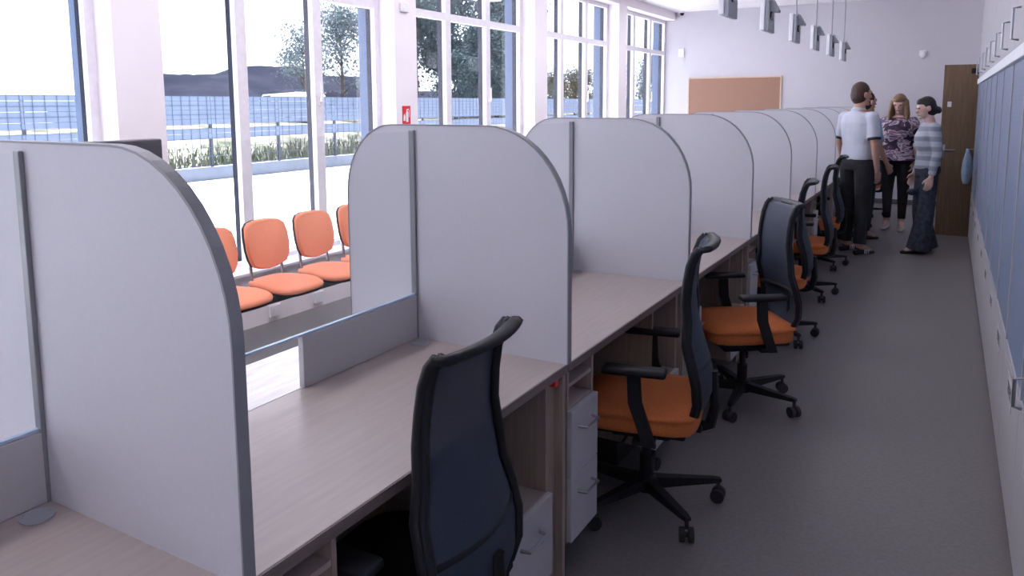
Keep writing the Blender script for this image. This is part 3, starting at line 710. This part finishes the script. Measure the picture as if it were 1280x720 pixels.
    loft(tr, [(a*s, b*s, c*s, (d*g+.010)*s, (e*g+.010)*s) for a, b, c, d, e in rg if c < tw-.02]+[(0, 0, tw*s, (rg[2][3]*g+.008)*s, (rg[2][4]*g+.008)*s)])
    kr, ar, low = P['leg']
    for hip, kn, an, e in P['_leg']:
        tr.capsule(hip, kn, .096*s*g, kr*s); q = Vector(kn)+(Vector(an)-Vector(kn))*low
        tr.tube([Vector(kn)-Vector((0, 0, .01)), (Vector(kn)+q)/2, q], [kr*s, (kr+ar)/2*s, ar*s], 16)
    to = grow(tr, 'trousers', P['trousers'], t, .010, 2)
    if P.get('belt'): MB().tube([V(0, 0, tw-.012), V(0, 0, tw+.018)], .1*s, 20).build('belt', 'belt', to, True).scale = (1, 1, 1)
    for hip, kn, an, e in P['_leg']:
        q = MB(); x, y = an[0], an[1]; z = 0
        pts = [(-.055, .030, .042), (-.03, .036, .075), (.02, .036, .070), (.09, .040, .050), (.16, .036, .038), (.185, .022, .030)]
        vs = []; fs = []; n = 12
        for yy, wx, hh in pts:
            for k in range(n):
                a = 2*math.pi*k/n; zz = hh*(.5+.5*math.sin(a)); vs.append((x+e*.06*max(0, yy)*s+wx*s*math.cos(a), y+yy*s, max(0.0, zz*s)))
        for i in range(len(pts)-1):
            for k in range(n): fs.append((i*n+k, i*n+(k+1) % n, (i+1)*n+(k+1) % n, (i+1)*n+k))
        fs += [tuple(range(n-1, -1, -1)), tuple((len(pts)-1)*n+k for k in range(n))]
        sho = q.add(vs, fs).build('shoe', P['shoe'], t, True)
        if P.get('stripe'):
            so2 = MB()
            for i in range(3): so2.tube([(x-.043*s, y+(.03+.025*i)*s, .012), (x-.036*s, y+(.045+.025*i)*s, .05*s), (x, y+(.055+.025*i)*s, .064*s), (x+.036*s, y+(.045+.025*i)*s, .05*s), (x+.045*s, y+(.03+.025*i)*s, .012)], .005, 6)
            so2.build('shoe_stripes', 'white_sign', sho, True)
    return t
def head_to(fx, fy): return math.atan2(-fx, fy)
# man in white short-sleeved shirt, seen from behind and his right
person('person', 'person in white short-sleeved shirt and black trousers standing with back turned', (-.795, 8.47, 0), head_to(.62, .78), dict(
    h=1.74, skin='skin', hair='short', hairmat='hair_brown', shirt='shirt_white', trousers='trousers_black', shoe='shoe_black', stripe=True, collar=True, cuff='hair_black',
    hem=.97, sleeve=.78, leg=(.078, .060, .95), waist=1.03, turn=-.25, girth=.98, loose=.018, sw=.178,
    arms=[((-.225, -.01, 1.12), (-.215, .05, .87), (0, 1, 0)), ((.225, -.01, 1.12), (.205, .06, .87), (0, 1, 0))], foot=[(-.03, .02, 0), (.03, -.02, 0)]))
person('person', 'person in pale blue short-sleeved shirt half hidden behind the person in white', (-.815, 9.40, 0), head_to(.75, .66), dict(
    h=1.66, skin='skin', hair='short', hairmat='hair_brown', shirt='shirt_blue', trousers='trousers_navy', shoe='shoe_black', hem=.86, sleeve=.85, leg=(.08, .062, .95), girth=1.05, loose=.022, flare=1.05,
    arms=[((-.24, .02, 1.13), (-.19, .17, .93), (0, 1, 0)), ((.24, .02, 1.12), (.20, .17, .90), (0, 1, 0))]))
person('person', 'person with long fair hair, patterned blouse and black leggings looking down', (-.52, 10.30, 0), head_to(-.10, -1), dict(
    h=1.64, fem=True, skin='skin_pale', hair='long', hairmat='hair_blond', shirt='blouse', trousers='trousers_black', shoe='shoe_white', hem=.90, sleeve=.95, leg=(.066, .046, .86), girth=1.10, loose=.028, flare=1.12, nod=.35, turn=-.15,
    head=(0, .03, 1.62), arms=[((-.235, -.02, 1.13), (-.20, .02, .90), (0, 1, 0)), ((.25, .0, 1.12), (.275, .06, .88), (0, 1, 0))], foot=[(-.01, .05, 0), (.0, .0, 0)]))
pw = person('person', 'person with dark bun, striped knit top and wide dark trousers beside the door', (-.165, 8.80, 0), head_to(-.95, -.32), dict(
    h=1.60, fem=True, skin='skin_pale', hair='bun', hairmat='hair_black', shirt='striped_knit', trousers='jeans_dark', shoe='shoe_black', hem=.94, sleeve=1.92, leg=(.088, .120, 1.12), girth=.94, loose=.02, nod=.2,
    head=(0, .045, 1.615), arms=[((-.20, -.03, 1.13), (-.20, .02, .87), (0, 1, 0)), ((.20, -.03, 1.13), (.20, .06, .885), (0, 1, 0))], foot=[(0, .08, 0), (0, -.05, 0)]))
t = empty('small_purse', (-.285, 8.70, .635)); tag(t, 'small dark blue purse held by the person in striped top', 'purse')
MB().ball((0, 0, 0), (.048, .03, .036), 14, 10).build('pouch', 'bag_navy', t, True); MB().tube([(.03, 0, .02), (.06, .01, .05), (.075, .02, .085)], .006, 8).build('strap', 'bag_navy', t, True)

# ------------------------------------------------------------------ outside
GZ = -.1
tag(B(-12.6, XO-.02, -12, 60, GZ-.1, GZ).build('trim_4', 'paving'), 'pale paved forecourt outside the windows', 'pavement', kind='structure')
tag(B(-14.3, -12.6, -12, 70, GZ-.1, GZ-.02).build('trim_5', 'road'), 'strip of pale asphalt before the kerb wall', 'road', kind='structure')
tag(B(-14.62, -14.3, -12, 70, GZ-.1, .16).build('kerb_wall', 'concrete'), 'low concrete kerb wall under the wire fence', 'kerb')
# rising ground behind the fence
m = MB(); vs = []; fs = []; nx, ny = 26, 60; rnd = random.Random(5)
for i in range(nx+1):
    for j in range(ny+1):
        x = -14.6-i*1.6; y = -10+j*2.0
        z = GZ+.12+.62*min(1, (i/3)**.8)+.12*math.sin(x*.9+y*.35)*min(1, i/2)+rnd.uniform(-.07, .07)*min(1, i)
        vs.append((x, y, z))
for i in range(nx):
    for j in range(ny): a = i*(ny+1)+j; fs.append((a, a+1, a+ny+2, a+ny+1))
tag(m.add(vs, fs).build('ground_behind', 'soil', None, True), 'rough sunlit ground rising behind the fence', 'ground', kind='structure')
# grass tufts
m = MB(); rnd = random.Random(9)
for i in range(9000):
    x = -14.78-abs(rnd.gauss(0, 1.1)); y = rnd.uniform(2, 50); h = rnd.uniform(.10, .34); a = rnd.uniform(0, 6.3); wv = rnd.uniform(.015, .04); z = GZ+.15+.3*min(1, (-14.6-x)/4)
    dx, dy = wv*math.cos(a), wv*math.sin(a); lx, ly = rnd.uniform(-.1, .1), rnd.uniform(-.1, .1)
    m.add([(x-dx, y-dy, z), (x+dx, y+dy, z), (x+dx*.5+lx, y+dy*.5+ly, z+h), (x-dx*.3+lx*1.2, y-dy*.3+ly*1.2, z+h*1.1)], [(0, 1, 2, 3)])
tag(m.build('grass', 'grass'), 'green grass tufts along the foot of the fence', 'grass', kind='stuff')
# wire fence with woven strips
t = empty('wire_fence', (-14.46, 0, 0)); tag(t, 'blue-grey wire fence with woven privacy strips', 'fence')
post0 = None
for i in range(-3, 28):
    y = 11.5+2.0*i
    o = bpy.data.objects.new('fence_post', post0.data) if post0 else B(-.03, .02, -.03, .03, .165, 1.74).build('fence_post', 'fence_post', t)
    if post0: COL.objects.link(o); o.parent = t
    else: post0 = o
    o.location = (0, y, 0)
st0 = None; zz = [(.80, .92), (.925, 1.03), (1.13, 1.24), (1.245, 1.34), (1.345, 1.44), (1.445, 1.54), (1.545, 1.64), (1.645, 1.745)]
for i in range(-3, 27):
    y = 11.5+2.0*i
    for z0, z1 in zz:
        o = B(.026, .034, .004, 1.996, z0, z1).build('privacy_strip', 'fence_strip', t) if (st0 is None or abs(z1-z0-.1) > 1) else None
        o.location = (0, y, 0)
wire = MB()
for z in (.2, .4, .6, .8, 1.03, 1.12, 1.34, 1.54, 1.745): wire.box(.035, .042, 5, 65, z-.005, z+.005)
wo = wire.build('fence_wires', 'fence_wire', t)
wv = MB()
for j in range(int(40/.22)): y = 7+.22*j; wv.box(.042, .047, y-.005, y+.005, .18, 1.76)
wo = wv.build('fence_wires', 'fence_wire', t); wo['kind'] = 'stuff'
# dark earth mound
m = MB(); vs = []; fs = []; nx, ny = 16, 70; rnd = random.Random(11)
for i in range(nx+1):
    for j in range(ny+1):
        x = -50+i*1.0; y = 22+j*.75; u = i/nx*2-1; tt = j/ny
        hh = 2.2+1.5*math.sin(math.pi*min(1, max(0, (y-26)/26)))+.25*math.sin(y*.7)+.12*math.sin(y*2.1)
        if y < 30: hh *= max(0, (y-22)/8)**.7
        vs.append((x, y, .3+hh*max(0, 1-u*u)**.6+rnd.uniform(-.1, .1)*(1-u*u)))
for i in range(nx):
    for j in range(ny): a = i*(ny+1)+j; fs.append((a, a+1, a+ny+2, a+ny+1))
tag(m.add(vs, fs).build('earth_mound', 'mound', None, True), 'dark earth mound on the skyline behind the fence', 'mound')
# white van behind the fence
t = empty('white_van', (-30, 28.7, .62), R(80)); t.scale = (1, 1, .84); tag(t, 'white van parked behind the fence', 'van')
m = MB(); m.prism([(-2.1, .3), (2.0, .3), (2.1, .6), (1.95, 1.0), (1.35, 1.25), (.9, 1.75), (-1.9, 1.85), (-2.1, 1.6)], -.85, .85, 'yz'); bo = m.build('body', 'van_white', t)
for s in (-.86, .86): MB().prism([(.2, 1.25), (1.2, 1.25), (.85, 1.65), (.2, 1.68)], s-.005, s+.005, 'yz').build('side_window', 'van_glass', t)
for y in (-1.3, 1.3):
    for x in (-.75, .75): MB().cyl((x-.1, y, .32), (x+.1, y, .32), .32, 18).build('wheel', 'rubber', t, 'auto')
# trees
def tree(name, label, x, y, z, hgt, wid, leaf, n, seed, base=.25, group=None):
    rnd = random.Random(seed); t = empty(name, (x, y, z)); tag(t, label, 'tree', group)
    tr = MB(); tr.tube([(0, 0, 0), (.05, .03, hgt*.3), (-.03, .05, hgt*.6), (0, 0, hgt*.92)], [.10*hgt/5, .08*hgt/5, .05*hgt/5, .015], 8)
    cl = []
    for i in range(16):
        a = rnd.uniform(0, 6.3); z0 = hgt*rnd.uniform(base, .8); r = wid*rnd.uniform(.4, 1)*(1-.5*(z0/hgt)); e = (r*math.cos(a), r*math.sin(a), z0+hgt*rnd.uniform(.1, .25))
        tr.tube([(0, 0, z0), (e[0]*.5, e[1]*.5, z0+(e[2]-z0)*.6), e], [.03*hgt/5, .018*hgt/5, .006], 6); cl.append((e, rnd.uniform(.3, .55)*wid))
    for i in range(5): cl.append(((rnd.gauss(0, .15)*wid, rnd.gauss(0, .15)*wid, hgt*rnd.uniform(.7, .98)), .35*wid))
    tr.build('trunk', 'bark', t, True)
    m = MB()
    for i in range(n):
        (cx, cy, cz), r = rnd.choice(cl); p = Vector((rnd.gauss(0, .5), rnd.gauss(0, .5), rnd.gauss(0, .5)))*r+Vector((cx, cy, cz))
        if p.z < hgt*base*.6: p.z = hgt*base*.6+rnd.uniform(0, .4)
        a = Vector((rnd.uniform(-1, 1), rnd.uniform(-1, 1), rnd.uniform(-1, 1))).normalized(); b = a.orthogonal().normalized(); q = rnd.uniform(.06, .13)*(hgt/6)**.5
        m.add([p-a*q, p+b*q*.5, p+a*q, p-b*q*.5], [(0, 1, 2, 3)])
    o = m.build('foliage', leaf, t); o['kind'] = 'stuff'
tree('young_tree', 'slender pale tree on the dark earth mound', -31.8, 31.7, 1.2, 4.3, 1.6, 'leaf_pale', 2200, 1, .3)
tree('young_tree', 'taller pale tree at the end of the earth mound', -32.5, 35.6, .8, 6.2, 2.2, 'leaf_pale', 3600, 2, .2)
for i, (x, y, h_, wd, lb) in enumerate([(-29, 38.4, 9, 2.4, 'dense dark green tree beside the end of the earth mound'), (-30, 43, 10, 2.6, 'tallest dense green tree in the clump behind the fence'), (-28.5, 47.4, 9.6, 2.6, 'dense green tree right after the tallest one in the clump'), (-29.5, 51.8, 9, 2.6, 'last dense green tree in the clump before the olive shrubs'), (-25, 40.2, 6.0, 1.7, 'smaller dense green tree in front of the tall clump')]):
    tree('leafy_tree', lb, x, y, .4, h_, wd, 'leaf', 12000, 20+i, .05, 'dense trees behind the fence')
for i, (y, h_, lb) in enumerate([(37.6, 3.8, 'dark green bush at the foot of the tree beside the mound'), (42.6, 4.0, 'dark green bush at the foot of the tallest tree'), (46.6, 3.6, 'dark green bush next to the olive shrubs')]):
    tree('leafy_bush', lb, -25.5, y, .4, h_, 1.5, 'leaf', 6000, 40+i, .0, 'dark bushes at the foot of the trees')
for i, (x, y, h_) in enumerate([(-24, 45.6, 2.6), (-24, 48.2, 3.0), (-24, 51, 3.3), (-24.5, 53.8, 3.5), (-24, 56.6, 3.9), (-24, 59.4, 4.0)]):
    tree('dry_shrub', 'low olive shrub behind the fence, %s from the dense trees' % ORD[i], x, y, .4, h_, 1.2, 'leaf_dry', 3600, 50+i, .02, 'olive shrubs behind the fence')
for i, (x, y, h_, lb) in enumerate([(-20.5, 57.0, 4.6, 'low pale tree past the olive shrubs'), (-20.5, 60.2, 6.2, 'tall pale tree far along the fence'), (-20.5, 63.6, 5.4, 'last pale tree at the far end of the fence')]):
    tree('far_tree', lb, x, y, .2, h_, 1.4, 'leaf_pale', 5000, 70+i, .04, 'pale trees far along the fence')
